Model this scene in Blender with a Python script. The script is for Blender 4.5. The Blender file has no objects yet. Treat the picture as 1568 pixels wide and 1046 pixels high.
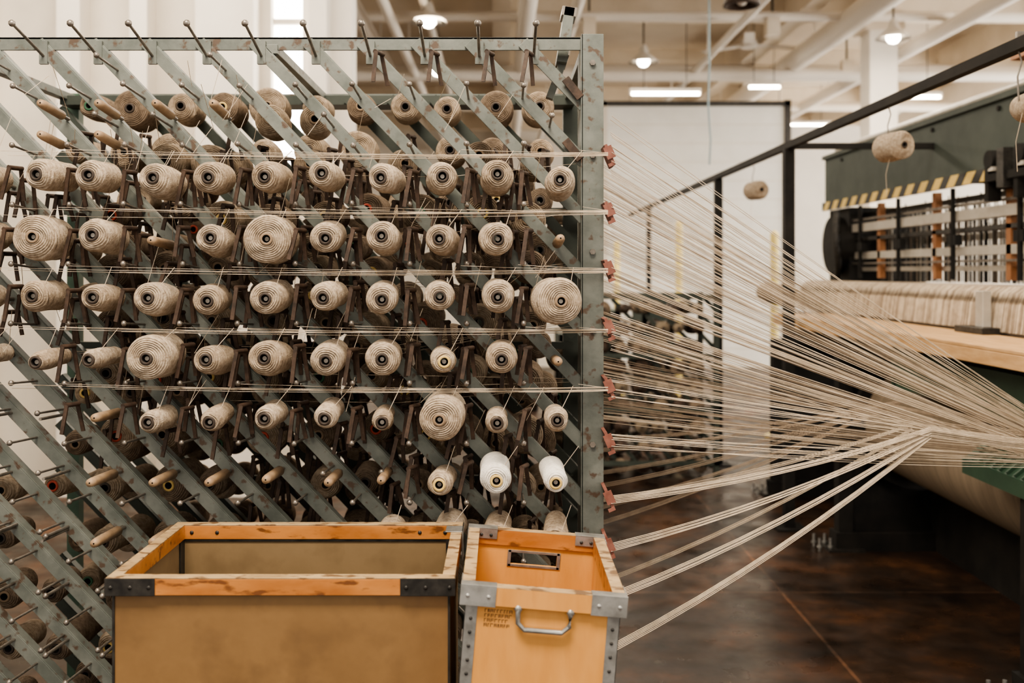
import bpy, math, random
from mathutils import Vector, Matrix
random.seed(7)
R=random.random
def U(a,b): return a+(b-a)*random.random()
scene=bpy.context.scene
col=scene.collection
# ---------------------------------------------------------------- materials
def mat(name,c1,c2=None,rough=.6,metal=0,ns=8,lo=.35,hi=.65,bump=0,bs=40,c3=None,emit=0,rr=None,stretch=None,spec=.5,t3=.62,sw=.08):
    m=bpy.data.materials.new(name); m.use_nodes=True
    nt=m.node_tree; N=nt.nodes; L=nt.links; b=N['Principled BSDF']
    b.inputs['Roughness'].default_value=rough; b.inputs['Metallic'].default_value=metal
    b.inputs['Specular IOR Level'].default_value=spec
    b.inputs['Base Color'].default_value=(*c1,1)
    tc=N.new('ShaderNodeTexCoord'); mp=N.new('ShaderNodeMapping'); L.new(tc.outputs['Object'],mp.inputs[0])
    if stretch: mp.inputs['Scale'].default_value=stretch
    if c2:
        n=N.new('ShaderNodeTexNoise'); n.inputs['Scale'].default_value=ns; n.inputs['Detail'].default_value=6
        n.inputs['Roughness'].default_value=.6
        L.new(mp.outputs[0],n.inputs[0])
        r=N.new('ShaderNodeValToRGB'); L.new(n.outputs[0],r.inputs[0])
        r.color_ramp.elements[0].position=lo; r.color_ramp.elements[0].color=(*c1,1)
        r.color_ramp.elements[1].position=hi; r.color_ramp.elements[1].color=(*c2,1)
        out=r.outputs[0]
        if c3:
            n2=N.new('ShaderNodeTexNoise'); n2.inputs['Scale'].default_value=ns*2.7; n2.inputs['Detail'].default_value=8
            L.new(mp.outputs[0],n2.inputs[0])
            r2=N.new('ShaderNodeValToRGB'); r2.color_ramp.elements[0].position=t3; r2.color_ramp.elements[1].position=t3+sw
            r2.color_ramp.elements[0].color=(0,0,0,1)
            L.new(n2.outputs[0],r2.inputs[0])
            mx=N.new('ShaderNodeMix'); mx.data_type='RGBA'
            L.new(r2.outputs[0],mx.inputs[0]); L.new(out,mx.inputs[6]); mx.inputs[7].default_value=(*c3,1)
            out=mx.outputs[2]
        L.new(out,b.inputs['Base Color'])
    if bump:
        n=N.new('ShaderNodeTexNoise'); n.inputs['Scale'].default_value=bs; n.inputs['Detail'].default_value=4
        L.new(mp.outputs[0],n.inputs[0])
        bp=N.new('ShaderNodeBump'); bp.inputs['Strength'].default_value=bump; bp.inputs['Distance'].default_value=.002
        L.new(n.outputs[0],bp.inputs['Height']); L.new(bp.outputs[0],b.inputs['Normal'])
    if emit:
        b.inputs['Emission Color'].default_value=(*c1,1); b.inputs['Emission Strength'].default_value=emit
    return m
M={}
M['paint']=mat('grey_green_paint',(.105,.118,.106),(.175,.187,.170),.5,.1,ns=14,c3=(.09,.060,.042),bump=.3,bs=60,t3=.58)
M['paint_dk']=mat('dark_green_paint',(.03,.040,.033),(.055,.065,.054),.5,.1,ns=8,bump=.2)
M['green']=mat('frame_green',(.05,.10,.065),(.08,.14,.10),.5,0,ns=8)
M['rod']=mat('steel_rod',(.16,.14,.12),(.30,.27,.24),.4,.7,ns=30)
M['rust']=mat('rusty_lever',(.030,.019,.014),(.075,.046,.032),.6,.2,ns=40,bump=.3,bs=120)
M['redclip']=mat('red_clip',(.15,.05,.035),(.24,.10,.075),.6,0,ns=30)
M['dowel']=mat('wood_dowel',(.25,.165,.10),(.36,.25,.155),.55,0,ns=30,bump=.3,bs=100)
M['thread']=mat('warp_thread',(.46,.375,.28),(.62,.52,.41),.85,0,ns=30)
M['thread_dk']=mat('warp_thread_taupe',(.26,.20,.145),(.38,.30,.225),.85,0,ns=30)
def yarnmat(name,a,b,emboss=1.0):
    return mat(name,a,b,.95,0,ns=90,bump=emboss,bs=300,spec=.12)
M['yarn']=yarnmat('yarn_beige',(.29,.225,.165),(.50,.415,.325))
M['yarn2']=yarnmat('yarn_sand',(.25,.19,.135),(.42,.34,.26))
M['yarnd']=yarnmat('yarn_taupe_shaded',(.15,.113,.082),(.26,.20,.15))  # darker yarn copy; shade inside the creel is put into its colour
M['yarnw']=yarnmat('yarn_white',(.66,.62,.56),(.80,.77,.72))
M['hole']=mat('tube_inside',(.02,.015,.012),rough=.9)
cores={'brown':(.035,.024,.018),'yellow':(.50,.36,.13),'red':(.36,.055,.03),'green':(.03,.10,.055),'card':(.20,.14,.09)}
for k,v in cores.items(): M['core_'+k]=mat('tube_'+k,v,tuple(x*1.3 for x in v),.6,0,ns=50)
M['fibre']=mat('fibreboard',(.165,.093,.038),(.255,.150,.064),.42,0,ns=5,lo=.25,hi=.75,c3=(.15,.086,.038),bump=.25,bs=30,t3=.5,sw=.3)
M['fibre_in']=mat('fibreboard_inner',(.17,.115,.058),(.24,.165,.088),.55,0,ns=5,lo=.25,hi=.75,bump=.2,c3=(.15,.10,.05),t3=.5,sw=.3)
M['rim']=mat('varnished_rim',(.34,.12,.028),(.50,.21,.060),.38,0,ns=6,c3=(.15,.055,.018),stretch=(1,3,3),t3=.57)
M['rimtop']=mat('worn_rim_top',(.28,.19,.10),(.44,.32,.18),.5,0,ns=9,c3=(.14,.08,.04),stretch=(1,2,2),t3=.53)
M['ply']=mat('plywood',(.52,.235,.06),(.68,.345,.105),.38,0,ns=3,lo=.3,hi=.7,stretch=(5,5,1.2),c3=(.48,.21,.055),sw=.2)
M['blackmetal']=mat('black_metal',(.025,.024,.023),(.06,.055,.05),.45,.5,ns=30)
M['galv']=mat('galvanised_steel',(.27,.27,.26),(.46,.46,.45),.38,.75,ns=30)
M['ink']=mat('ink_stamp',(.10,.05,.025),rough=.7)
M['black']=mat('machine_black',(.010,.010,.010),(.022,.020,.018),.7,0,ns=6,spec=.2)
M['loomgreen']=mat('loom_green',(.033,.045,.039),(.052,.066,.058),.6,0,ns=4,spec=.3)
M['coverg']=mat('cover_green',(.022,.05,.032),(.04,.08,.052),.5,0,ns=4,spec=.3)
M['lightbar']=mat('aluminium_bar',(.46,.43,.38),(.58,.55,.50),.35,.4,ns=10)
M['brass']=mat('rusty_orange',(.28,.12,.05),(.38,.18,.08),.5,.2,ns=10)
M['plank']=mat('pine_plank',(.46,.27,.12),(.62,.40,.21),.55,0,ns=5,stretch=(8,1,8),spec=.3)
M['wall']=mat('white_wall',(.72,.67,.60),(.80,.75,.68),.8,0,ns=1.5,bump=.1,bs=8)
M['wall2']=mat('wall_offwhite',(.55,.50,.43),(.65,.60,.52),.8,0,ns=1.5)
M['ceil']=mat('ceiling_paint',(.55,.46,.35),(.64,.55,.43),.8,0,ns=1)
M['duct']=mat('white_pipe',(.78,.72,.64),rough=.5)
M['beam']=mat('cream_beam',(.66,.57,.45),(.74,.65,.53),.7,0,ns=2)
M['door']=mat('roller_door',(.66,.64,.60),(.73,.71,.67),.6,0,ns=2)
M['lamp']=mat('lamp_glow',(1,.90,.74),emit=18)
M['pane']=mat('window_glow',(1,.97,.92),emit=6)
M['yellow']=mat('yellow_post',(.75,.60,.22),rough=.6)
M['cable']=mat('cable_blue',(.25,.33,.36),rough=.6)
M['roll']=mat('rolled_cloth',(.17,.13,.09),(.235,.185,.13),.85,0,ns=2,stretch=(1,14,1),bump=.4,bs=60)
def hazard():
    m=bpy.data.materials.new('hazard_stripes'); m.use_nodes=True; nt=m.node_tree;N=nt.nodes;L=nt.links;p=N['Principled BSDF']
    tc=N.new('ShaderNodeTexCoord'); s=N.new('ShaderNodeSeparateXYZ'); L.new(tc.outputs['Object'],s.inputs[0])
    a=N.new('ShaderNodeMath');a.operation='ADD';L.new(s.outputs[1],a.inputs[0]);L.new(s.outputs[2],a.inputs[1])
    mu=N.new('ShaderNodeMath');mu.operation='MULTIPLY';L.new(a.outputs[0],mu.inputs[0]);mu.inputs[1].default_value=5
    f=N.new('ShaderNodeMath');f.operation='FRACT';L.new(mu.outputs[0],f.inputs[0])
    g=N.new('ShaderNodeMath');g.operation='GREATER_THAN';L.new(f.outputs[0],g.inputs[0]);g.inputs[1].default_value=.5
    mx=N.new('ShaderNodeMix');mx.data_type='RGBA';L.new(g.outputs[0],mx.inputs[0])
    mx.inputs[6].default_value=(.02,.02,.02,1);mx.inputs[7].default_value=(.66,.48,.15,1);L.new(mx.outputs[2],p.inputs['Base Color'])
    p.inputs['Roughness'].default_value=.6
    return m
M['hazard']=hazard()
def floormat():
    m=bpy.data.materials.new('stained_concrete'); m.use_nodes=True; nt=m.node_tree;N=nt.nodes;L=nt.links;p=N['Principled BSDF']
    tc=N.new('ShaderNodeTexCoord')
    n=N.new('ShaderNodeTexNoise');n.inputs['Scale'].default_value=2.4;n.inputs['Detail'].default_value=9;n.inputs['Roughness'].default_value=.65
    L.new(tc.outputs['Object'],n.inputs[0])
    r=N.new('ShaderNodeValToRGB');L.new(n.outputs[0],r.inputs[0]);e=r.color_ramp.elements
    e[0].position=.38;e[0].color=(.014,.010,.008,1);e[1].position=.70;e[1].color=(.10,.046,.023,1)
    x=e.new(.52);x.color=(.036,.021,.014,1)
    br=N.new('ShaderNodeTexBrick');br.inputs['Scale'].default_value=1;br.offset=0
    br.inputs['Brick Width'].default_value=1.35;br.inputs['Row Height'].default_value=1.6;br.inputs['Mortar Size'].default_value=.008
    br.inputs['Color1'].default_value=(1,1,1,1);br.inputs['Color2'].default_value=(.8,.8,.8,1);br.inputs['Mortar'].default_value=(2.2,2.1,2.0,1)
    L.new(tc.outputs['Object'],br.inputs[0])
    mx=N.new('ShaderNodeMix');mx.data_type='RGBA';mx.blend_type='MULTIPLY';mx.inputs[0].default_value=1
    L.new(r.outputs[0],mx.inputs[6]);L.new(br.outputs[0],mx.inputs[7]);L.new(mx.outputs[2],p.inputs['Base Color'])
    n2=N.new('ShaderNodeTexNoise');n2.inputs['Scale'].default_value=5;n2.inputs['Detail'].default_value=8;L.new(tc.outputs['Object'],n2.inputs[0])
    mr=N.new('ShaderNodeMapRange');L.new(n2.outputs[0],mr.inputs[0]);mr.inputs[1].default_value=.3;mr.inputs[2].default_value=.7;mr.inputs[3].default_value=.2;mr.inputs[4].default_value=.55
    L.new(mr.outputs[0],p.inputs['Roughness']); p.inputs['Specular IOR Level'].default_value=.26
    return m
M['floor']=floormat()
# ---------------------------------------------------------------- mesh builder
class MB:
    def __init__(s): s.v=[];s.f=[];s.m=[];s.mats=[];s.sm=[]
    def mi(s,k):
        if k not in s.mats: s.mats.append(k)
        return s.mats.index(k)
    def add(s,vs,fs,k,smooth=False):
        o=len(s.v); s.v+= [tuple(x) for x in vs]; i=s.mi(k)
        for f in fs: s.f.append(tuple(o+j for j in f)); s.m.append(i); s.sm.append(smooth)
    def box(s,x0,x1,y0,y1,z0,z1,k,T=None):
        vs=[Vector((x,y,z)) for x in (x0,x1) for y in (y0,y1) for z in (z0,z1)]
        if T: vs=[T@v for v in vs]
        s.add(vs,[(0,1,3,2),(4,6,7,5),(0,4,5,1),(2,3,7,6),(0,2,6,4),(1,5,7,3)],k)
    def bar(s,p0,p1,w,d,k,up=(0,1,0)):
        p0=Vector(p0);p1=Vector(p1);a=(p1-p0).normalized();u=Vector(up);u=(u-a*u.dot(a)).normalized();r=a.cross(u)
        vs=[p+r*(i*w/2)+u*(j*d/2) for p in (p0,p1) for i in (-1,1) for j in (-1,1)]
        s.add(vs,[(0,2,3,1),(4,5,7,6),(0,1,5,4),(2,6,7,3),(0,4,6,2),(1,3,7,5)],k)
    def cyl(s,p0,p1,r0,k,r1=None,n=10,caps=True):
        if r1 is None:r1=r0
        p0=Vector(p0);p1=Vector(p1);a=(p1-p0).normalized()
        t=Vector((0,0,1)) if abs(a.z)<.9 else Vector((1,0,0)); e1=a.cross(t).normalized(); e2=a.cross(e1)
        vs=[];
        for p,r in((p0,r0),(p1,r1)):
            for i in range(n):
                q=2*math.pi*i/n; vs.append(p+e1*math.cos(q)*r+e2*math.sin(q)*r)
        fs=[(i,(i+1)%n,n+(i+1)%n,n+i) for i in range(n)]
        s.add(vs,fs,k,True)
        if caps:
            s.add(vs[:n],[tuple(range(n))],k); s.add(vs[n:],[tuple(range(n))],k)
    def tube(s,pts,r,k,n=5):
        pts=[Vector(p) for p in pts]; vs=[]
        for j,p in enumerate(pts):
            a=(pts[min(j+1,len(pts)-1)]-pts[max(j-1,0)]).normalized()
            t=Vector((0,0,1)) if abs(a.z)<.9 else Vector((1,0,0)); e1=a.cross(t).normalized(); e2=a.cross(e1)
            for i in range(n):
                q=2*math.pi*i/n; vs.append(p+e1*math.cos(q)*r+e2*math.sin(q)*r)
        fs=[(j*n+i,j*n+(i+1)%n,(j+1)*n+(i+1)%n,(j+1)*n+i) for j in range(len(pts)-1) for i in range(n)]
        s.add(vs,fs,k,True)
    def lathe(s,prof,c,axis,k,n=20):
        c=Vector(c);a=Vector(axis).normalized();t=Vector((0,0,1)) if abs(a.z)<.9 else Vector((1,0,0)); e1=a.cross(t).normalized(); e2=a.cross(e1)
        vs=[c+a*tt+(e1*math.cos(2*math.pi*i/n)+e2*math.sin(2*math.pi*i/n))*rr for tt,rr in prof for i in range(n)]
        fs=[(j*n+i,j*n+(i+1)%n,(j+1)*n+(i+1)%n,(j+1)*n+i) for j in range(len(prof)-1) for i in range(n)]
        s.add(vs,fs,k,True)
    def ball(s,c,r,k,n=8):
        s.lathe([(r*-math.cos(math.pi*j/5),max(r*math.sin(math.pi*j/5),1e-5)) for j in range(6)],c,(0,0,1),k,n)
    def build(s,name,parent=None,bevel=0):
        me=bpy.data.meshes.new(name); me.from_pydata(s.v,[],s.f); 
        for k in s.mats: me.materials.append(M[k])
        me.polygons.foreach_set('material_index',s.m); me.polygons.foreach_set('use_smooth',s.sm)
        me.update()
        o=bpy.data.objects.new(name,me); col.objects.link(o)
        if parent:o.parent=parent
        if bevel:
            b=o.modifiers.new('bevel','BEVEL');b.width=bevel;b.segments=2;b.limit_method='ANGLE'
        return o
def empty(name):
    e=bpy.data.objects.new(name,None); e.empty_display_size=.1; col.objects.link(e); return e
# ---------------------------------------------------------------- spool meshes
def spool_mesh(name,Rr,Ln,ym,cm,seed,rt=.0155):
    rnd=random.Random(seed); pf=.0050; n=52
    prof=[]
    prof+= [(.05,.0095,'h'),(-.007,.0095,'h'),(-.0075,.0105,'c'),(-.0075,rt-.001,'c'),(-.006,rt,'c'),(.001,rt,'c')]
    k=max(5,int((Rr-rt)/pf*7)); 
    for j in range(k+1):
        q=j/k; r=rt+(Rr-rt)*q; y=.0+ .014*q**3.2; prof.append((y,r,'f'))
    m=int((Ln-.026)/.0066*5)
    for j in range(1,m+1):
        q=j/m; prof.append((.014+(Ln-.026)*q,Rr*(1+.03*math.sin(math.pi*q)),'s'))
    for j in range(1,8):
        q=j/7; prof.append((Ln-.012+.012*math.sin(q*math.pi/2),Rr-(Rr-rt)*q,'s'))
    prof+= [(Ln+.008,rt,'c'),(Ln+.008,.0115,'c'),(Ln-.03,.0095,'h')]
    vs=[];ph=rnd.random()*6; ecc=rnd.uniform(.0005,.0025); s1=rnd.choice([-1,1]); lump=rnd.choice([2,3])
    for (y,r,t) in prof:
        for i in range(n):
            a=2*math.pi*i/n; dy=0;dr=0
            if t=='f':
                u=(r-rt)/pf+.18*math.sin(lump*a+ph); w=abs(math.sin(math.pi*(u+ s1*a/(2*math.pi))))**.7; dy=-.0050*w+.0022*math.sin(3*a+ph+r*150)*min(1,(r-rt)/.01)
            if t=='s':
                cr=1 if math.sin(y*48+ph)>0 else -1
                u=y/.0066; w=abs(math.sin(math.pi*(u+cr*a/math.pi)))**.8; dr=.0038*w-.001+.0013*math.sin(2*a+y*45+ph)+ecc*math.cos(a+ph)
            rr=r+dr
            vs.append((rr*math.cos(a),y+dy,rr*math.sin(a)))
    fs=[];ms=[];P=len(prof);mm={'h':0,'c':1,'f':2,'s':2}
    for j in range(P-1):
        for i in range(n):
            fs.append((j*n+i,(j+1)*n+i,(j+1)*n+(i+1)%n,j*n+(i+1)%n)); ms.append(mm[prof[j+1][2]])
    me=bpy.data.meshes.new(name);me.from_pydata(vs,[],fs)
    for k in('hole',cm,ym): me.materials.append(M[k])
    me.polygons.foreach_set('material_index',ms); me.polygons.foreach_set('use_smooth',[True]*len(fs)); me.update(); return me
cache={}
def get_spool(Rr,Ln,ym,cm):
    key=(round(Rr,3),round(Ln,2),ym,cm)
    lst=cache.setdefault(key,[])
    if len(lst)<2: lst.append(spool_mesh('spool',Rr,Ln,ym,cm,len(cache)*7+len(lst))); return lst[-1]
    return random.choice(lst)
def put_spool(parent,loc,Rr,Ln,ym='yarn',cm='core_brown',rot=(-.056,0,0)):
    o=bpy.data.objects.new('spool',get_spool(Rr,Ln,ym,cm)); col.objects.link(o); o.parent=parent
    o.location=loc; o.rotation_euler=rot; return o
# ---------------------------------------------------------------- creel
S=.1408; RZ=.1474; X0=-1.131; Z0=1.778; YF=2.6; YT=2.4
def tip(c,r): return (X0+c*S, Z0-r*RZ)
creel=empty('yarn_creel')
def lattice(mb,y,xl,xr,zt,zb,x0,z0,k,dr=range(-14,16),w=.030):
    for d in dr:
        rt=max(-(zt-z0)/RZ,(xl-x0)/S-d); rb=min((xr-x0)/S-d,(z0-zb)/RZ)
        if rb-rt<.4: continue
        p0=(x0+(d+rt)*S,y,z0-rt*RZ);p1=(x0+(d+rb)*S,y,z0-rb*RZ)
        mb.bar(p0,p1,w,.006,k)
        off=Vector((S,0,-RZ)).normalized().cross(Vector((0,1,0)))*(w/2)
        mb.bar(Vector(p0)+off+Vector((0,.015,0)),Vector(p1)+off+Vector((0,.015,0)),.005,.03,k)
fr=MB()
zr=Z0-.011
lattice(fr,YF,-1.95,.215,2.147,.08,X0,zr,'paint')
fr.box(-1.95,.215,2.605,2.612,2.128,2.162,'paint'); fr.box(-1.95,.215,2.605,2.645,2.156,2.162,'paint')
fr.box(.208,.265,2.585,2.593,0,2.166,'paint'); fr.box(.206,.212,2.585,2.645,0,2.166,'paint')
fr.box(.21,.24,2.70,2.74,0,2.12,'paint')
fr.box(-1.95,.215,2.60,2.64,.05,.09,'paint')
fr.box(-1.95,-1.90,2.58,2.63,0,2.166,'paint')
T=Matrix.Translation((.175,2.72,2.2))@Matrix.Rotation(.15,4,'Y')
fr.box(-.014,.014,-.05,.05,-.09,.06,'paint',T); fr.box(-.02,.02,-.05,.03,.035,.06,'rod',T)
fr.bar((.13,2.72,2.02),(.175,2.72,2.14),.02,.03,'paint')
for x in (-1.93,-1.45,-.6,.225):
    for z in (.07,2.13): fr.box(x-.015,x+.015,2.6,3.42,z-.012,z+.012,'paint')
for z in (2.09,1.85,1.6,1.4,1.1,.8): fr.cyl((.236,2.577,z),(.236,2.586,z),.008,'rod',n=6)
for z in (2.03,1.87): fr.bar((.165,2.585,z+.02),(.205,2.585,z-.03),.022,.004,'rust')
fr.build('front_frame',creel,.001)
bk=MB()
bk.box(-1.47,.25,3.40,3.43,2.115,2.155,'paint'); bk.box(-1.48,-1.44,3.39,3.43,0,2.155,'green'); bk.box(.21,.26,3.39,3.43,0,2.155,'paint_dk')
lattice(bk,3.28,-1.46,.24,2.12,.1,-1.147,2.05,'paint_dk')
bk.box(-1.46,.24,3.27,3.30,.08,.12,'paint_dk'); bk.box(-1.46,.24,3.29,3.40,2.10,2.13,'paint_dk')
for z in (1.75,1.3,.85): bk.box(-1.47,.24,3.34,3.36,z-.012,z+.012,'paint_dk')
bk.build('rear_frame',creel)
rods=MB()
def rod(x,z,L=.17,y=YF,r=.0032,kn=.0075):
    a=(x,y,z);b=(x,y-L,z+L*.056+.002)
    rods.cyl(a,b,r,'rod',n=6); rods.ball(b,kn,'rod')
for d in range(-13,12):
    for k2 in range(-6,24):
        r=k2/2+.42
        if r<-2.6: continue
        c=d+r; x=X0+c*S; z=zr-r*RZ
        if x<-1.85 or x>.19 or z>2.14 or z<.12: continue
        if k2%2==0 or R()<.35: rod(x,z,U(.13,.16))
for c in range(-2,11):
    x=-1.195+ (c-1)*.1512*.94
    if x<.19: rods.cyl((x,2.6,2.11),(x-.0,2.43,2.155),.004,'rod',n=6); rods.ball((x,2.43,2.155),.009,'rod'); rods.bar((x,2.6,2.09),(x,2.6,2.15),.022,.01,'paint')
pxm=1/635.
rowsd={0:{-1:20,0:22,1:22,2:24,3:23,4:22,5:20,6:20,7:22,8:23,9:21},
 1:{-1:20,0:33,1:24,3:22,4:36,5:22,6:23,7:21,8:24},
 2:{-1:18,0:22,1:19,2:24,3:22,4:24,5:20,6:22,7:21,8:23,9:34},
 3:{-1:13,0:13,1:13,2:33,3:21,4:25,5:23,6:25,7:17,8:22},
 4:{2:16,3:15,4:17,5:16,6:14,7:32,8:15,9:16},
 5:{7:17,8:22,9:17},
 6:{6:20,7:22,8:20,9:17}}
spools=empty('yarn_spools')
spec={(3,7):('yarn','core_yellow'),(5,7):('yarn','core_yellow'),(5,8):('yarnw','core_yellow'),(5,9):('yarnw','core_yellow'),(1,4):('yarn','core_card'),(1,0):('yarn','core_card'),(2,9):('yarn','core_card'),(4,7):('yarn','core_card')}
lev=MB(); thr=MB()
GZ=[1.842,1.698,1.555,1.406,1.263,1.115,.97]
for r,dct in rowsd.items():
    for c in range(-2,10):
        x,z=tip(c,r)
        x+=U(-.008,.008); z+=U(-.007,.007)
        if c in dct:
            rp=dct[c]*pxm
            ym,cm=spec.get((r,c),(random.choice(['yarn','yarn','yarn2']),'core_brown'))
            yy=YT+U(-.01,.02)
            if r==6: yy=2.45
            put_spool(spools,(x,yy,z),rp,.14 if r==6 else (.15 if rp>.03 else U(.12,.15)),ym,cm,(-.056+U(-.03,.03),U(0,6),U(-.05,.05)))
            rods.cyl((x,2.6,z-.011),(x,yy+.002,z),.0055,'rod',n=8)
            gz=GZ[r]; gx=x+U(.03,.06)
            thr.tube([(x+rp*.5,2.44,z+rp*.8),(gx,2.45,gz+.004)],.0009,'thread',4)
        elif r>=1 and not(r>=3 and c<1):
            rods.lathe([(0,.002),(.002,.010),(.02,.0115),(.15,.013),(.152,.002)],(x,YT,z),(0,1,-.056),'dowel',12)
            rods.cyl((x,2.6,z-.011),(x,2.54,z-.008),.005,'rod',n=8)
        else: rods.cyl((x,2.6,z-.011),(x,2.45,z-.002),.004,'rod',n=8)
for r in (-1.25,-.73):
    for c in (0,1,2,3):
        if r>-1 and c>1: continue
        x,z=tip(c,r)
        rods.lathe([(0,.002),(.002,.010),(.02,.0115),(.12,.012),(.122,.002)],(x,2.44,z),(0,1,-.1),'dowel',12)
        rods.cyl((x,2.6,z-.016),(x,2.55,z-.012),.005,'rod',n=8)
for r in range(6,11):
    for c in range(-3,9):
        if r==6 and c>4: continue
        x,z=tip(c,r); rods.cyl((x,2.6,z-.011),(x,2.47,z-.003),.0045,'rod',n=8); rods.ball((x,2.47,z-.003),.008,'rod')
rods.build('pegs_and_rods',creel)
def lever(x,y,z,s=1,fl=1):
    a=U(-.12,.12)
    for k,(dx,dy) in enumerate(((-.013,-.02),(.010,.02))):
        p0=Vector((x+dx*.4,y+dy,z+.012)); p1=p0+Vector((dx*.9+a*.05,dy*.4,-.082*s))
        lev.bar(p0,p1,.010,.004,'rust',up=(.25*fl,1,0))
    lev.cyl((x-.008,y-.02,z+.012),(x+.008,y+.02,z+.012),.006,'rust',n=8)
for r in range(0,6):
    for c in range(-2,9):
        if r==5 and c<6 : continue
        if r>=3 and c<0: continue
        x,z=tip(c,r); lever(x+S*.47+U(-.006,.006),2.47+U(-.02,.02),z+.012+U(-.008,.008),U(.85,1.1))
        if r>=3 and c<2: continue
        lever(x+S*.38+U(-.02,.02),2.56,z-.0+U(-.03,.03),U(.85,1.2))
        lever(x+S*.05+U(-.02,.02),2.56,z-.06+U(-.02,.02),U(.7,1.0))
for x in (-.31,-.17,-.03,.07): lever(x,2.52,2.09,.95)
for _ in range(190):
    lever(U(-1.3,.15),U(2.66,3.0),U(1.1,1.95),U(.8,1.2))
for _ in range(60):
    lever(U(-.7,.15),U(2.66,3.0),U(.85,1.1),U(.8,1.2))
lev.build('tension_levers',creel)
cc=['core_red','core_brown','core_yellow','core_card','core_green','core_brown','core_card','core_brown','core_card','core_brown']
for r in range(-1,12):
    for c in range(-4,10):
        if c<0 and r<4.5: continue
        if r==-1 and R()<.75: continue
        if R()<.10: continue
        x,z=tip(c,r); x+=.075+U(-.02,.02); z-=.075+U(-.015,.015)
        if x>.17: continue
        rp=random.choice([.034,.038,.042,.048]) if c>=0 and r<5.5 else random.choice([.03,.034,.038])
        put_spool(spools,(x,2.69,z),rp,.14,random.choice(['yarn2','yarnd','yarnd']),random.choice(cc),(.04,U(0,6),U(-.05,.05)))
for j in range(0,13):
    for k in range(-1,10):
        if j>0 and R()<.1: continue
        x=-1.147+k*S; z=2.06-j*RZ
        if z<.2: continue
        rp=random.choice([.038,.042,.046,.05,.056])
        if k==-1 : rp=.036
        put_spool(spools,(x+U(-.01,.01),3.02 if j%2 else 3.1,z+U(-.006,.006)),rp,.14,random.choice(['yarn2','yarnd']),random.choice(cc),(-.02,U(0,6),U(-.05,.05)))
for j in range(1,13):
    for k in range(0,10):
        x=-1.147+(k+.5)*S; z=2.06-(j+.45)*RZ
        if z<.2 or x>.2: continue
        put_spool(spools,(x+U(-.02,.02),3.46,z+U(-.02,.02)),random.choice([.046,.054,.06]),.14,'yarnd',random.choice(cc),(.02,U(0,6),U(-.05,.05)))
for c,r in ((3.4,-1.35),(4.3,-1.35),(2.1,-.45),(2.6,-.45),(6.1,-.5),(4.2,-.5)):
    x,z=tip(c,r); put_spool(spools,(x,2.8,z),.042,.13,'yarn2','core_card',(.04,U(0,6),.1))
CLX=.262
for i,gz in enumerate(GZ[:5]):
    for c in range(-2,10):
        xs=X0+c*S+.055+U(-.01,.01)
        dz=U(-.011,.011); dy=U(-.02,.02)
        pts=[]
        for t in (0,.25,.5,.75,1):
            pts.append((xs+(CLX-xs)*t,2.45+dy*(1-t),gz+dz*(1-.5*t)-.010*math.sin(math.pi*t)*(CLX-xs)/1.4-.004*t))
        if xs<CLX: thr.tube(pts,.00055,'thread',4)
    for _ in range(3):
        z2=gz-.03+U(-.05,.05); xa=U(-1.3,-.4); thr.tube([(xa,2.62,z2),((xa+.2)/2,2.62,z2-.006),(.2,2.62,gz+U(-.02,.02))],.0006,'thread',4)
for _ in range(130):
    xa=U(-1.3,.1); za=U(1.1,2.0); thr.tube([(xa,U(2.45,2.7),za),(xa+U(.01,.06),U(2.45,2.6),za+U(.04,.12))],.0007,'thread',4)
thr.build('spool_threads',creel)
cl=MB(); ZC=[1.842,1.698,1.552,1.404,1.255,1.118,.975,.855,.73,.60]
for z in ZC:
    T=Matrix.Translation((.272,2.53,z))@Matrix.Rotation(-.4,4,'Y')
    cl.box(-.004,.004,-.03,.06,-.028,.028,'redclip',T)
    cl.box(-.010,.012,-.034,-.028,-.010,.022,'redclip',T); cl.box(-.014,.004,-.034,-.028,-.028,-.020,'redclip',T)
    T=Matrix.Translation((.272,3.0,z))@Matrix.Rotation(-.35,4,'Y'); cl.box(-.004,.004,-.05,.38,-.022,.022,'redclip',T)
cl.build('thread_clips',creel)
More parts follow.
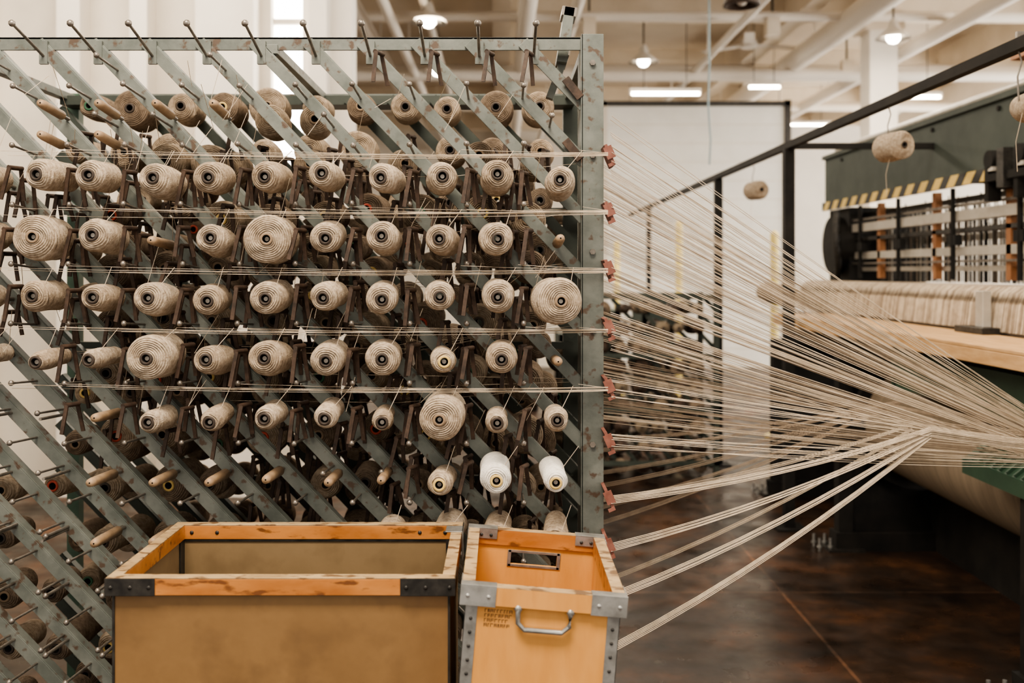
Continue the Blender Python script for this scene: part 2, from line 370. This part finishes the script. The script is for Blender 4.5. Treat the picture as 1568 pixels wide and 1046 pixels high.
# ---------------------------------------------------------------- warp fan
fan=MB()
def strand(a,b,sag,r,k='thread'):
    a=Vector(a);b=Vector(b);pts=[]
    for i in range(9):
        t=i/8; p=a.lerp(b,t); p.z-=sag*4*t*(1-t); pts.append(p)
    fan.tube(pts,r,k,4)
T1=Vector((1.88,3.15,.945)); T2=Vector((1.20,2.78,1.09)); T3=Vector((1.95,3.05,.985))
lay=[(2.5,.275,1),(3.02,.278,.9),(3.2,.278,.8),(3.4,.278,.9)]
ZU=[1.92]+ZC
for li,(y,x,den) in enumerate(lay):
    kk='thread' if li<2 else 'thread_dk'
    for i,z in enumerate(ZU):
        if i<=4:
            n=int((3 if i==0 else 6)*den) 
            for k in range(n):
                zz=z+ (k/n-.5)*.11+U(-.008,.008)
                for q in range(2):
                    e=T1+Vector((0,(k-3)*.006+U(-.01,.01)+ (y-2.9)*.15,(1.5-i)*.012+U(-.010,.010)))
                    strand((x,y+U(-.02,.02),zz+q*.0045),e+Vector((0,q*.004,0)),U(.003,.020),.0009,kk)
        elif i<=6:
            for k in range(int(9*den)):
                zz=z+U(-.022,.022)
                e=T3+Vector((0,U(-.06,.06),-.025*(i-5)+U(-.02,.02)))
                strand((x,y+U(-.02,.02),zz),e,U(.005,.025),.0009,kk)
        else:
            tgt=T2+Vector((0,(y-2.5)*.25,.012*(10-i)*.5)) if li<2 else Vector((1.22+.1*(li-2),2.95+.1*li,1.13))
            if li==1 and i%2: continue
            if li>=2 and i>9: continue
            for k in range(6 if li==0 else 4):
                o=(k-2.5)*.0034
                strand((x,y+o*.5,z+o),tgt+Vector((0,o*.4,o*.6)),.008+.002*i+U(0,.002),.0011 if li==0 else .0010,kk)
                if li==0 or i==7: strand(tgt+Vector((0,o*.4,o*.6)),T3+Vector((0,o,o*1.2-.005)),.002,.0010,kk)
fan.build('warp_yarn_fan')
# ---------------------------------------------------------------- big bin
def rivet(mb,p,d,k='galv',r=.004):
    p=Vector(p);d=Vector(d).normalized(); mb.lathe([(0,r),(.0015,r*.9),(.0025,r*.4),(.0027,.0001)],p,d,k,8)
bin_=MB()
x0,x1,y0,y1,zt,zb=-.765,-.104,1.965,2.375,.945,.17; t=.008
bin_.box(x0,x1,y0,y0+t,zb,zt-.005,'fibre'); bin_.box(x0,x1,y1-t,y1,zb,zt-.005,'fibre_in')
bin_.box(x0,x0+t,y0+t,y1-t,zb,zt-.005,'fibre_in'); bin_.box(x1-t,x1,y0+t,y1-t,zb,zt-.005,'fibre_in')
bin_.box(x0,x1,y0,y1,zb,zb+.012,'fibre_in')
h=.032;w=.012
bin_.box(x0-w,x1+w,y0-w,y0,zt-h,zt,'rim'); bin_.box(x0-w,x1+w,y1,y1+w,zt-h,zt,'rim')
bin_.box(x0-w,x0,y0,y1,zt-h,zt,'rim'); bin_.box(x1,x1+w,y0,y1,zt-h,zt,'rim')
q=.005
bin_.box(x0+t,x1-t,y1-t-q,y1-t,zt-h,zt,'rim'); bin_.box(x0+t,x0+t+q,y0+t,y1-t-q,zt-h,zt,'rim'); bin_.box(x1-t-q,x1-t,y0+t,y1-t-q,zt-h,zt,'rim'); bin_.box(x0+t,x1-t,y0+t,y0+t+q,zt-h,zt,'rim')
bin_.box(x0-w,x1+w,y0-w,y0+t+q,zt,zt+.003,'rimtop'); bin_.box(x0-w,x1+w,y1-t-q,y1+w,zt,zt+.003,'rimtop')
bin_.box(x0-w,x0+t+q,y0+t+q,y1-t-q,zt,zt+.003,'rimtop'); bin_.box(x1-t-q,x1+w,y0+t+q,y1-t-q,zt,zt+.003,'rimtop')
for xa,xb,s in((x0-w-.002,x0+.085,1),(x1-.095,x1+w+.002,-1)):
    for ya,yb in((y0-w-.002,y0-w),(y1+w,y1+w+.002)):
        bin_.box(xa,xb,ya,yb,zt-h-.001,zt+.002,'blackmetal')
    for xx in (xa+.012,xa+.05,xb-.012): rivet(bin_,(xx,y0-w-.002,zt-h/2),(0,-1,0),'blackmetal',.0045)
for xx in (x0-w-.002,x1+w): 
    bin_.box(xx,xx+.002,y0-w,y0+.07,zt-h,zt+.002,'blackmetal'); bin_.box(xx,xx+.002,y1-.07,y1+w,zt-h,zt+.002,'blackmetal')
for xx in (x0+.03,x0+.09,x1-.09,x1-.03): rivet(bin_,(xx,y1-t-q,zt-h/2),(0,-1,0),'blackmetal',.005)
bin_.box(x0+t,x0+t+.004,y1-t-.03,y1-t,zb,zt-h,'blackmetal'); bin_.box(x1-t-.02,x1-t,y1-t-.004,y1-t,zb,zt-h,'blackmetal')
bin_.box(x0+t,x1-t,y1-t-.003,y1-t,zt-h-.006,zt-h,'blackmetal')
bin_.box(x1-.002,x1+.003,y0-.003,y0+.04,zb,zt-h,'blackmetal'); bin_.box(x0-.003,x0+.002,y0-.003,y0+.04,zb,zt-h,'blackmetal')
bin_.box(x1-.025,x1+w+.003,2.29,2.34,zt+.003,zt+.006,'galv'); bin_.box(x1+w,x1+w+.003,2.29,2.34,zt-h-.03,zt+.006,'galv')
bin_.box(x0-.01,x1+.006,y0-.01,y1+.01,zb-.03,zb,'rim')
for xx in (x0+.07,x1-.07):
    for yy in (y0+.06,y1-.06):
        bin_.cyl((xx-.015,yy,.05),(xx+.015,yy,.05),.05,'black',n=18); bin_.box(xx-.022,xx-.018,yy-.02,yy+.02,.05,zb-.03,'galv'); bin_.box(xx+.018,xx+.022,yy-.02,yy+.02,.05,zb-.03,'galv')
bin_.build('rolling_fibreboard_bin',None,.0015)
# ---------------------------------------------------------------- small crate
cr=MB(); W=.288; Dp=.42; H=.42; t=.009
TC=Matrix.Translation((-.098,1.862,.545))@Matrix.Rotation(.082,4,'Y')
def cb(a,b,c,d,e,f,k): cr.box(a,b,c,d,e,f,k,TC)
cb(0,W,0,t,0,H,'ply'); cb(0,t,t,Dp-t,0,H,'ply'); cb(W-t,W,t,Dp-t,0,H,'ply'); cb(0,W,t,Dp-t,0,.012,'ply')
sx0,sx1,sz0,sz1=.090,.195,H-.075,H-.048
cb(0,W,Dp-t,Dp,0,sz0,'ply'); cb(0,W,Dp-t,Dp,sz1,H,'ply'); cb(0,sx0,Dp-t,Dp,sz0,sz1,'ply'); cb(sx1,W,Dp-t,Dp,sz0,sz1,'ply')
cb(sx0-.006,sx1+.006,Dp-t-.002,Dp-t,sz0-.005,sz0,'galv'); cb(sx0-.006,sx1+.006,Dp-t-.002,Dp-t,sz1,sz1+.005,'galv')
cb(sx0-.008,sx0,Dp-t-.002,Dp-t,sz0-.005,sz1+.005,'galv'); cb(sx1,sx1+.008,Dp-t-.002,Dp-t,sz0-.005,sz1+.005,'galv')
h=.033;w=.010;q=.005
cb(-w,W+w,-w,0,H-h,H+.001,'ply'); cb(-w,W+w,Dp,Dp+w,H-h,H+.001,'ply'); cb(-w,0,0,Dp,H-h,H+.001,'ply'); cb(W,W+w,0,Dp,H-h,H+.001,'ply')
cb(t,W-t,Dp-t-q,Dp-t,H-h,H+.001,'rim'); cb(t,t+q,t,Dp-t-q,H-h,H+.001,'rim'); cb(W-t-q,W-t,t,Dp-t-q,H-h,H+.001,'rim'); cb(t+q,W-t-q,t,t+q,H-h,H+.001,'rim')
cb(-w,W+w,-w,t+q,H+.001,H+.002,'rimtop'); cb(-w,W+w,Dp-t-q,Dp+w,H+.001,H+.002,'rimtop'); cb(-w,t+q,t+q,Dp-t-q,H+.001,H+.002,'rimtop'); cb(W-t-q,W+w,t+q,Dp-t-q,H+.001,H+.002,'rimtop')
for xa,xb in ((-w-.002,.055),(W-.055,W+w+.002)):
    cb(xa,xb,-w-.002,-w,H-h-.002,H+.004,'galv'); cb(xa,xb,-w,t+.004,H+.002,H+.004,'galv')
    cb(xa,xb,Dp-t-.008,Dp+w+.002,H+.002,H+.004,'galv'); cb(max(xa,t),min(xb,W-t),Dp-t-.008,Dp-t-.006,H-h*.6,H+.003,'galv')
    for xx in (xa+.014,xb-.014):
        p=TC@Vector((xx,-w-.002,H-h/2)); rivet(cr,p,(0,-1,0),'galv',.004)
        p=TC@Vector((min(max(xx,t+.01),W-t-.01),Dp-t-.008,H-h*.35)); rivet(cr,p,(0,-1,0),'blackmetal',.004)
for xa in(-w-.002,W+w):
    cb(xa,xa+.002,-w,.06,H-h,H+.003,'galv'); cb(xa,xa+.002,Dp-.06,Dp+w,H-h,H+.003,'galv')
cb(-.0015,.022,-.0015,0,.0,H-h-.002,'galv'); cb(W-.022,W+.0015,-.0015,0,0,H-h-.002,'galv')
cb(-.0015,0,-.0015,.024,.0,H-h-.002,'galv'); cb(W,W+.0015,-.0015,.024,0,H-h-.002,'galv')
for j in range(30):
    zz=.02+j*.026
    if zz<H-h-.01:
        for xx in (.011,W-.011): rivet(cr,TC@Vector((xx,-.0015,zz)),(0,-1,0),'blackmetal',.0036)
hp=[];hx0,hx1,hz0,hz1=.098,.196,H-.073,H-.041
for (a,b) in ((hx0+.002,hz1+.006),(hx0,hz1),(hx0+.001,hz0+.012),(hx0+.014,hz0),(hx1-.014,hz0),(hx1-.001,hz0+.012),(hx1,hz1),(hx1-.002,hz1+.006)):
    hp.append(TC@Vector((a,-.009,b)))
cr.tube(hp,.005,'galv',8)
for xx in(hx0,hx1): cr.ball(TC@Vector((xx,-.006,hz1+.006)),.008,'galv')
for row in range(4):
    xx=.036
    while xx<.082:
        ww=U(.003,.006); zz=H-.042-row*.009
        st=random.choice([0,1,2])
        cb(xx,xx+.0013,-.0006,0,zz-.0065,zz,'ink'); cb(xx,xx+ww,-.0006,0,zz-.0012,zz,'ink')
        if st: cb(xx,xx+ww,-.0006,0,zz-.0038,zz-.0028,'ink')
        if st==2: cb(xx+ww-.0012,xx+ww,-.0006,0,zz-.0065,zz,'ink')
        xx+=ww+.0016
cr.build('plywood_crate',None,.0012)
# bench the tilted crate stands on (wedge strip under its raised side)
wd=MB(); wd.box(-.085,.24,1.87,2.28,.49,.518,'plank')
for xx in (-.08,.20):
    for yy in (1.88,2.23): wd.box(xx,xx+.035,yy,yy+.035,0,.49,'plank')
for yy in (1.89,2.24): wd.box(-.08,.235,yy,yy+.02,.2,.24,'plank')
wd.add([(-.08,1.88,.518),(.10,1.88,.518),(-.08,1.88,.543),(.10,1.88,.5285),(-.08,2.27,.518),(.10,2.27,.518),(-.08,2.27,.543),(.10,2.27,.5285)],[(0,1,3,2),(4,6,7,5),(2,3,7,6),(0,2,6,4),(1,5,7,3),(0,4,5,1)],'ply')
wd.build('wooden_bench')
# ---------------------------------------------------------------- overhead rail
orl=MB(); rx=1.73
orl.box(rx-.02,rx+.02,1.5,13.5,2.285,2.325,'black')
for y,rr in((6.0,.03),(7.95,.03),(11.7,.025)): orl.box(rx-rr,rx+rr,y-rr,y+rr,0,2.285,'black'); orl.box(rx-.09,rx+.09,y-.09,y+.09,0,.012,'black')
orl.box(rx,3.2,5.98,6.02,2.285,2.32,'black')
for y in (3.3,2.6): orl.box(rx-.02,rx+.02,y,y+.015,2.325,2.345,'rod')
orl.build('overhead_yarn_rail')
for y,sc in((4.45,.060),(3.33,.046),(6.85,.060)):
    e=empty('hanging_yarn_spool')
    hk=MB(); hk.tube([(rx,y,2.284),(rx+.01,y,2.25),(rx-.004,y,2.2),(rx,y,2.12)],.003,'rod',6); 
    hk.tube([(rx+.012,y-.01,2.10),(rx-.02,y-.02,1.98),(rx-.015,y-.02,1.88)],.001,'thread',4); hk.build('hook',e)
    put_spool(e,(rx+.04,y-.07,2.105),sc,.16,'yarn','core_brown',(0,0,math.radians(-8 if y<3.5 else 12)))
# ---------------------------------------------------------------- loom
loom=empty('weaving_loom'); lm=MB()
lm.box(2.6,2.85,2.5,8.0,2.09,2.45,'loomgreen'); lm.box(2.58,2.86,2.5,8.02,2.44,2.47,'loomgreen')
lm.box(2.575,2.6,5.3,8.0,2.03,2.095,'hazard')
lm.box(2.6,3.3,2.5,5.6,2.04,2.09,'black')
lm.box(2.62,2.9,5.05,5.3,1.98,2.20,'black'); lm.box(2.56,2.6,2.5,5.28,2.02,2.06,'black')
lm.box(2.3,2.45,4.0,4.5,2.5,2.56,'brass'); lm.box(2.6,2.7,4.1,4.3,2.47,2.56,'brass'); lm.box(2.35,2.6,4.1,4.14,2.46,2.5,'black')
lm.cyl((2.7,2.6,2.52),(2.7,8.0,2.52),.025,'lightbar',n=12)
for y in (5.2,4.9,4.5,4.1): 
    lm.cyl((2.54,y,2.13),(2.60,y,2.13),.05,'black',n=16); lm.box(2.55,2.6,y-.14,y-.07,1.98,2.18,'blackmetal'); lm.box(2.54,2.6,y-.05,y+.0,2.07,2.09,'lightbar'); lm.box(2.57,2.64,y+.06,y+.10,1.92,2.1,'black')
for y in (7.6,6.8,6.0,5.2,4.4): lm.cyl((2.59,y,2.4),(2.60,y,2.4),.014,'black',n=8)
lm.box(2.62,3.2,7.5,7.95,1.35,2.03,'black'); lm.cyl((2.55,7.7,1.75),(2.66,7.7,1.75),.22,'black',n=28); lm.box(2.6,3.3,7.4,8.0,.0,1.35,'black')
lm.tube([(2.54,7.55,2.0),(2.52,7.5,1.8),(2.54,7.5,1.6),(2.56,7.6,1.5)],.025,'blackmetal',8)
lm.box(2.64,2.72,2.5,7.5,1.84,1.90,'lightbar'); lm.box(2.66,2.72,2.5,7.5,1.64,1.69,'lightbar'); lm.box(2.74,2.80,2.5,7.5,1.96,1.99,'blackmetal'); lm.box(2.9,2.95,2.5,7.5,1.74,1.78,'lightbar')
lm.box(2.66,2.76,2.5,7.5,1.775,1.80,'blackmetal'); lm.box(2.7,2.76,2.5,7.5,1.55,1.58,'lightbar'); lm.box(2.64,2.66,2.5,7.5,1.92,1.935,'rod'); lm.box(2.64,2.66,2.5,7.5,1.60,1.612,'rod')
for i in range(520):
    y=2.6+i*.0094; xx=U(2.74,3.0); lm.box(xx,xx+.006,y,y+U(.003,.008),1.48,U(1.80,2.02),random.choice(['blackmetal','black','black','lightbar','yarnd']))
for y in (7.0,6.1,5.2,4.3): lm.box(2.66,2.70,y,y+.05,1.5,2.03,'brass')
for y in (7.3,6.6,5.8,5.05,4.35,3.7): lm.cyl((2.63,y,1.50),(2.63,y,2.03),.014,'black',n=10); lm.box(2.62,2.66,y-.05,y+.05,1.7,1.76,'black')
lm.box(2.6,3.2,3.1,3.26,1.35,2.03,'black')
lm.build('upper_beam_and_harness',loom)
wp=MB(); prof=[(3.3,1.46),(2.7,1.47),(2.34,1.48),(2.27,1.475),(2.235,1.45),(2.215,1.40),(2.20,1.28)]
ny=2; y0,y1=2.6,7.4
prof2=[(x+.012,z-.012) for x,z in prof]
vs=[(x,y0+(y1-y0)*j/ny,z) for j in range(ny+1) for x,z in prof2]; n=len(prof)
wp.add(vs,[(j*n+i,j*n+i+1,(j+1)*n+i+1,(j+1)*n+i) for j in range(ny) for i in range(n-1)],'yarnd',True)
y=y0
while y<y1:
    rr=U(.0022,.0034); wp.tube([(x,y,z) for x,z in prof],rr,random.choice(['thread','thread_dk']),5); y+=rr*2+random.choice([.0005,.001,.002,.003,.006])
wp.build('warp_sheet',loom)
wb=MB()
wb.box(1.80,2.17,2.4,6.6,1.255,1.27,'plank'); wb.box(1.80,1.84,2.4,6.6,1.20,1.255,'plank'); wb.box(2.17,2.9,2.6,7.4,1.2,1.25,'black')
wb.cyl((2.33,2.6,1.41),(2.33,7.45,1.41),.05,'yarnd',n=20); wb.cyl((1.95,6.8,1.38),(2.1,7.9,1.38),.08,'yarn2',n=20)
wb.box(2.15,2.19,4.45,4.52,1.27,1.46,'lightbar'); wb.box(2.10,2.18,4.35,4.62,1.27,1.30,'blackmetal')
wb.build('breast_plank',loom,.003)
lb=MB()
lb.box(1.95,2.8,2.4,6.9,1.08,1.20,'black')
lb.box(1.93,1.96,2.4,4.9,.98,1.16,'coverg'); lb.box(1.93,2.3,4.88,4.93,.98,1.2,'coverg')
vs=[(1.86,2.4,.80),(2.02,2.4,.93),(2.02,4.0,.93),(1.86,4.0,.80)]
lb.add(vs,[(0,1,2,3)],'coverg'); lb.box(1.85,1.865,2.4,4.0,.74,.80,'coverg')
for k in range(28):
    y=2.45+k*.055; lb.bar((1.858,y,.806),(2.02,y,.938),.01,.012,'coverg',up=(-.6,0,.8))
lb.build('lower_covers',loom)
rl=MB(); rl.cyl((2.3,3.0,.72),(2.3,5.45,.72),.31,'roll',n=64); 
rl.cyl((2.3,5.45,.72),(2.3,5.5,.72),.37,'black',n=48); rl.cyl((2.3,2.5,.72),(2.3,3.0,.72),.08,'blackmetal',n=20)
rl.build('cloth_roll',loom)
ft=MB()
for y in (3.55,5.56,6.9):
    ft.box(1.87,1.95,y-.04,y+.04,0,1.08 if y>3.6 else .74,'black'); ft.box(2.62,2.7,y-.04,y+.04,0,1.08,'black')
    if y>3.6: ft.box(1.9,2.7,y+.0,y+.03,.10,1.08,'black')
    ft.box(1.85,2.75,y-.06,y+.06,0,.10,'black'); ft.box(1.80,2.0,y-.09,y+.09,0,.015,'blackmetal')
    for dx in (1.76,1.82):
        for dy in(-.05,.05): ft.cyl((dx,y+dy,0),(dx,y+dy,.07),.008,'galv',n=8); ft.cyl((dx,y+dy,.018),(dx,y+dy,.03),.016,'galv',n=6)
ft.box(2.4,3.0,3.0,6.9,.0,.35,'black')
ft.build('base_frame',loom)
gb=MB(); gb.cyl((1.95,2.8,.93),(1.95,3.6,.93),.02,'rod'); gb.box(1.93,1.97,3.5,3.6,.0,.95,'black')
gb.build('yarn_guide_bars',loom)
mc=MB()
for (x,y,w,h) in ((.7,10,.5,1.15),(1.35,9.5,.30,1.3),(-.2,11,.6,1.2),(.5,8.6,.5,1.0)):
    mc.box(x,x+w,y,y+.8,h-.25,h,'loomgreen'); mc.box(x,x+.06,y,y+.06,0,h,'black'); mc.box(x+w-.06,x+w,y,y+.06,0,h,'black')
    mc.cyl((x+.05,y+.2,h*.55),(x+w-.05,y+.2,h*.55),.22,'roll',n=24); mc.box(x,x+w,y+.7,y+.76,0,h,'black'); mc.cyl((x+.03,y+.2,h*.55),(x+.06,y+.2,h*.55),.3,'black',n=24)
mc.build('warp_winding_machine')
c2=MB()
xa,xb,ya=.55,1.62,7.4
for x in (xa,xb-.04): c2.box(x,x+.04,ya,ya+.04,0,1.38,'paint_dk'); c2.box(x,x+.04,ya+.6,ya+.64,0,1.38,'paint_dk')
for z in (.1,.5,.9,1.34): c2.box(xa,xb,ya,ya+.03,z,z+.035,'paint_dk'); c2.box(xa,xb,ya+.6,ya+.63,z,z+.035,'paint_dk')
for d in range(-8,9):
    pa=(xa+max(0,d)*.14,ya+.1,1.34-max(0,-d)*.147); L=min((xb-pa[0])/.14,(pa[2]-.1)/.147)
    if L>.5: c2.bar(pa,(pa[0]+L*.14,ya+.1,pa[2]-L*.147),.03,.01,'paint_dk')
for yy in (ya+.02,ya+.2,ya+.42):
    for i in range(7):
        for j in range(9):
            if R()<.1: continue
            x=xa+.08+i*.14+U(-.02,.02); z=1.27-j*.147; r=U(.035,.06)
            c2.lathe([(-.01,.012),(-.01,.016),(0,.016),(.002,r*.95),(.02,r),(.13,r),(.14,.016)],(x,yy,z),(0,1,-.05),random.choice(['rust','rust','yarnd','roll']),16); c2.cyl((x,yy-.011,z),(x,yy-.009,z),.012,'core_brown',n=12)
c2.build('small_yarn_creel')
yp=MB()
for x,y,h in((2.05,11.5,2.1),(2.55,9.3,1.9),(1.45,12.5,1.9)): yp.cyl((x,y,0),(x,y,h),.04,'yellow',n=14); yp.cyl((x,y,h),(x,y,h+.03),.04,'yellow',r1=.01,n=14); yp.cyl((x,y,0),(x,y,.02),.09,'yellow',n=14)
yp.build('yellow_bollards')
# ---------------------------------------------------------------- room
def single(name,fn):
    mb=MB(); fn(mb); return mb.build(name)
single('floor',lambda m:m.box(-9,9,-4,25,-.1,0,'floor'))
single('ceiling',lambda m:m.box(-9,9,-1,25,5.3,5.4,'ceil'))
single('wall_back',lambda m:m.box(-9,9,25,25.2,0,5.3,'wall'))
single('wall_left',lambda m:m.box(-9.2,-9,-1,25,0,5.3,'wall'))
def wr(m):
    m.box(9,9.2,-1,25,0,.9,'wall'); m.box(9,9.2,-1,25,4.2,5.3,'wall')
    y=-1
    while y<25:
        m.box(9,9.2,y,y+.8,.9,4.2,'wall'); y+=3.2
single('wall_right',wr)
k=1;y=-.2
while y<24.5:
    def wn(m,y=y):
        m.box(9.1,9.12,y,min(y+2.4,25),.9,4.2,'pane')
        for zz in (.9,1.95,3.0,4.15): m.box(9.05,9.14,y,min(y+2.4,25),zz,zz+.05,'wall2')
        for yy in (0,.8,1.6,2.35): m.box(9.05,9.14,y+yy,y+yy+.05,.9,4.2,'wall2')
    single('window_%d'%k,wn); k+=1; y+=3.2
def part(m):
    m.box(-9,-1.62,7,7.2,0,5.3,'wall2'); m.box(-1.40,-1.05,7,7.2,0,5.3,'wall')
    m.box(-1.62,-1.40,7,7.2,0,2.3,'wall2'); m.box(-1.62,-1.4,7,7.2,4.6,5.3,'wall2')
    for x,w in ((-3.05,.16),(-2.55,.12),(-2.1,.4),(-1.32,.12),(-3.9,.35)): m.box(x,x+w,6.82,7,0,5.3,'wall')
single('wall_partition',part)
single('window_20',lambda m:(m.box(-1.62,-1.4,7.1,7.12,2.3,4.6,'pane'),m.box(-1.62,-1.4,7.06,7.14,3.3,3.34,'wall2')))
def dw(m):
    m.box(-1.0,1.6,16.1,16.2,0,3.0,'wall2'); m.box(4.66,8.9,16.1,16.2,0,3.9,'wall')
single('wall_far',dw)
def dr(m):
    m.box(1.7,4.55,16.02,16.08,0,4.2,'door')
    for j in range(14): m.box(1.7,4.55,16.01,16.03,.3*j,.3*j+.012,'wall2')
    m.box(1.61,1.7,15.98,16.1,0,4.3,'wall2'); m.box(4.55,4.65,15.98,16.1,0,4.3,'blackmetal'); m.box(1.61,4.65,15.98,16.1,4.2,4.28,'blackmetal')
single('door_1',dr)
def tr(m):
    for y in (3,6.5,10,13.5,17,20.5,24): m.box(-9,9,y-.15,y+.15,4.95,5.3,'beam')
    for x in (-4,0,3.9,7.5): m.box(x-.12,x+.12,-1,25,4.85,5.3,'beam')
single('trim_1',tr)
def pp(m):
    for x,z,r in ((-1.7,4.6,.09),(-1.3,4.5,.06),(-.9,4.65,.05),(.9,4.7,.07),(2.9,4.55,.05),(5.6,4.6,.10),(.3,4.62,.11),(4.4,4.7,.16)):
        m.cyl((x,1,z),(x,24.9,z),r,'duct',n=16)
        for y in range(2,25,3): m.cyl((x,y,z),(x,y,5.3),.012,'duct',n=6)
    for y,z,r in ((8.5,4.55,.05),(12.5,4.75,.06),(15,4.5,.09),(18.5,4.6,.08),(11,4.62,.03),(9.6,4.7,.04),(16.0,4.75,.12)): m.cyl((-8.9,y,z),(8.9,y,z),r,'duct',n=14)
    for x,y in ((2.6,11),(3.4,12.5),(5.2,15),(1.1,12.5),(2.2,9.6)): m.box(x-.08,x+.08,y-.08,y+.08,4.5,4.72,'beam'); m.cyl((x,y,4.72),(x,y,5.3),.015,'blackmetal',n=6)
single('ceiling_pipes',pp)
def col_(m):
    for x,y in ((5.0,13.2),(5.0,20),(-3.4,13),(6.6,9.0)): m.box(x-.18,x+.18,y-.18,y+.18,0,5.3,'wall'); m.box(x-.25,x+.25,y-.25,y+.25,4.7,4.95,'beam')
single('support_columns',col_)
def pendant(x,y,z):
    m=MB(); m.cyl((x,y,z+.22),(x,y,5.3),.012,'blackmetal',n=6)
    m.lathe([(.24,.03),(.20,.05),(.12,.07),(.10,.10),(0,.21),(-.005,.21),(.09,.095)],(x,y,z),(0,0,1),'wall2',24)
    m.ball((x,y,z+.02),.085,'lamp',14)
    m.build('pendant_lamp')
for p in ((1.94,13.6,4.4),(4.8,12.2,4.4),(-.9,14,4.35),(-.84,11.5,4.42),(7,18,4.4),(-3.8,12,4.4)): pendant(*p)
def fl(x,y,z,L=1.0):
    m=MB(); m.box(x-L/2,x+L/2,y-.06,y+.06,z,z+.05,'wall'); m.cyl((x-L/2+.03,y-.02,z-.02),(x+L/2-.03,y-.02,z-.02),.022,'lamp',n=10)
    m.box(x-L/2,x-L/2+.02,y-.05,y+.05,z-.04,z,'wall'); m.box(x+L/2-.02,x+L/2,y-.05,y+.05,z-.04,z,'wall')
    for s in(-.3,.3): m.cyl((x+s*L,y,z+.05),(x+s*L,y,5.3),.006,'blackmetal',n=6)
    m.build('fluorescent_light')
for p in ((2.3,14,4.06),(3.9,14.8,4.3,.5),(5.9,14.5,4.1),(3.0,20,4.5,1.4),(6,20,4.5,1.4)): fl(*p)
def dark_lamp(x,y,z):
    m=MB(); m.cyl((x,y,z+.2),(x,y,5.3),.015,'blackmetal',n=6); m.lathe([(.2,.03),(.18,.10),(.04,.14),(0,.15),(.0,.12),(.1,.05)],(x,y,z),(0,0,1),'rust',24); m.ball((x,y,z+.05),.05,'wall'); m.build('pendant_lamp')
dark_lamp(1.93,8,3.68)
m=MB(); m.cyl((3.6,14.5,4.9),(3.6,14.5,5.3),.02,'wall',n=8); m.cyl((3.6,14.5,4.8),(3.6,14.5,4.92),.12,'wall',n=16)
for a in range(3):
    T=Matrix.Translation((3.6,14.5,4.85))@Matrix.Rotation(a*2.094+.3,4,'Z'); m.box(.1,.75,-.07,.07,-.01,.01,'wall',T)
m.build('ceiling_fan')
m=MB(); m.tube([(1.66,8,5.3),(1.67,8,3.2),(1.66,8,2.9),(1.68,8,2.6),(1.66,7.95,2.40)],.008,'cable',6); m.build('hanging_cable')
# ---------------------------------------------------------------- lights
def area(name,loc,size,sy,energy,color=(1,.87,.70),rot=(0,0,0)):
    l=bpy.data.lights.new(name,'AREA'); l.shape='RECTANGLE'; l.size=size; l.size_y=sy; l.energy=energy; l.color=color
    o=bpy.data.objects.new(name,l); o.location=loc; o.rotation_euler=rot; col.objects.link(o)
area('ceiling_light',(-.6,.4,4.7),2.2,1.0,250)
area('ceiling_light',(2.2,3.5,4.4),1.5,2.5,80)
area('ceiling_light',(-2.5,5.2,4.5),3.0,1.0,140)
for x,y in ((-4,11),(0,11),(4,11),(2,18),(6,18),(-3,18),(5.5,6)): area('ceiling_light',(x,y,4.45),2.0,1.2,155)
w=bpy.data.worlds.new('world'); scene.world=w; w.use_nodes=True
w.node_tree.nodes['Background'].inputs[0].default_value=(1,.91,.79,1); w.node_tree.nodes['Background'].inputs[1].default_value=.85
try:
    scene.view_settings.view_transform='AgX'; scene.view_settings.look='AgX - Medium High Contrast'; scene.view_settings.exposure=.68
except Exception as ex: print(ex)
# ---------------------------------------------------------------- camera
cd=bpy.data.cameras.new('camera'); cam=bpy.data.objects.new('camera',cd); col.objects.link(cam)
cam.location=(0,0,1.55); cam.rotation_euler=(math.pi/2,0,0); cd.lens=35; cd.sensor_width=36
cd.shift_x=.0102; cd.shift_y=-.0689; cd.clip_end=100
cd.dof.use_dof=True; cd.dof.focus_distance=2.45; cd.dof.aperture_fstop=2.8
scene.camera=cam
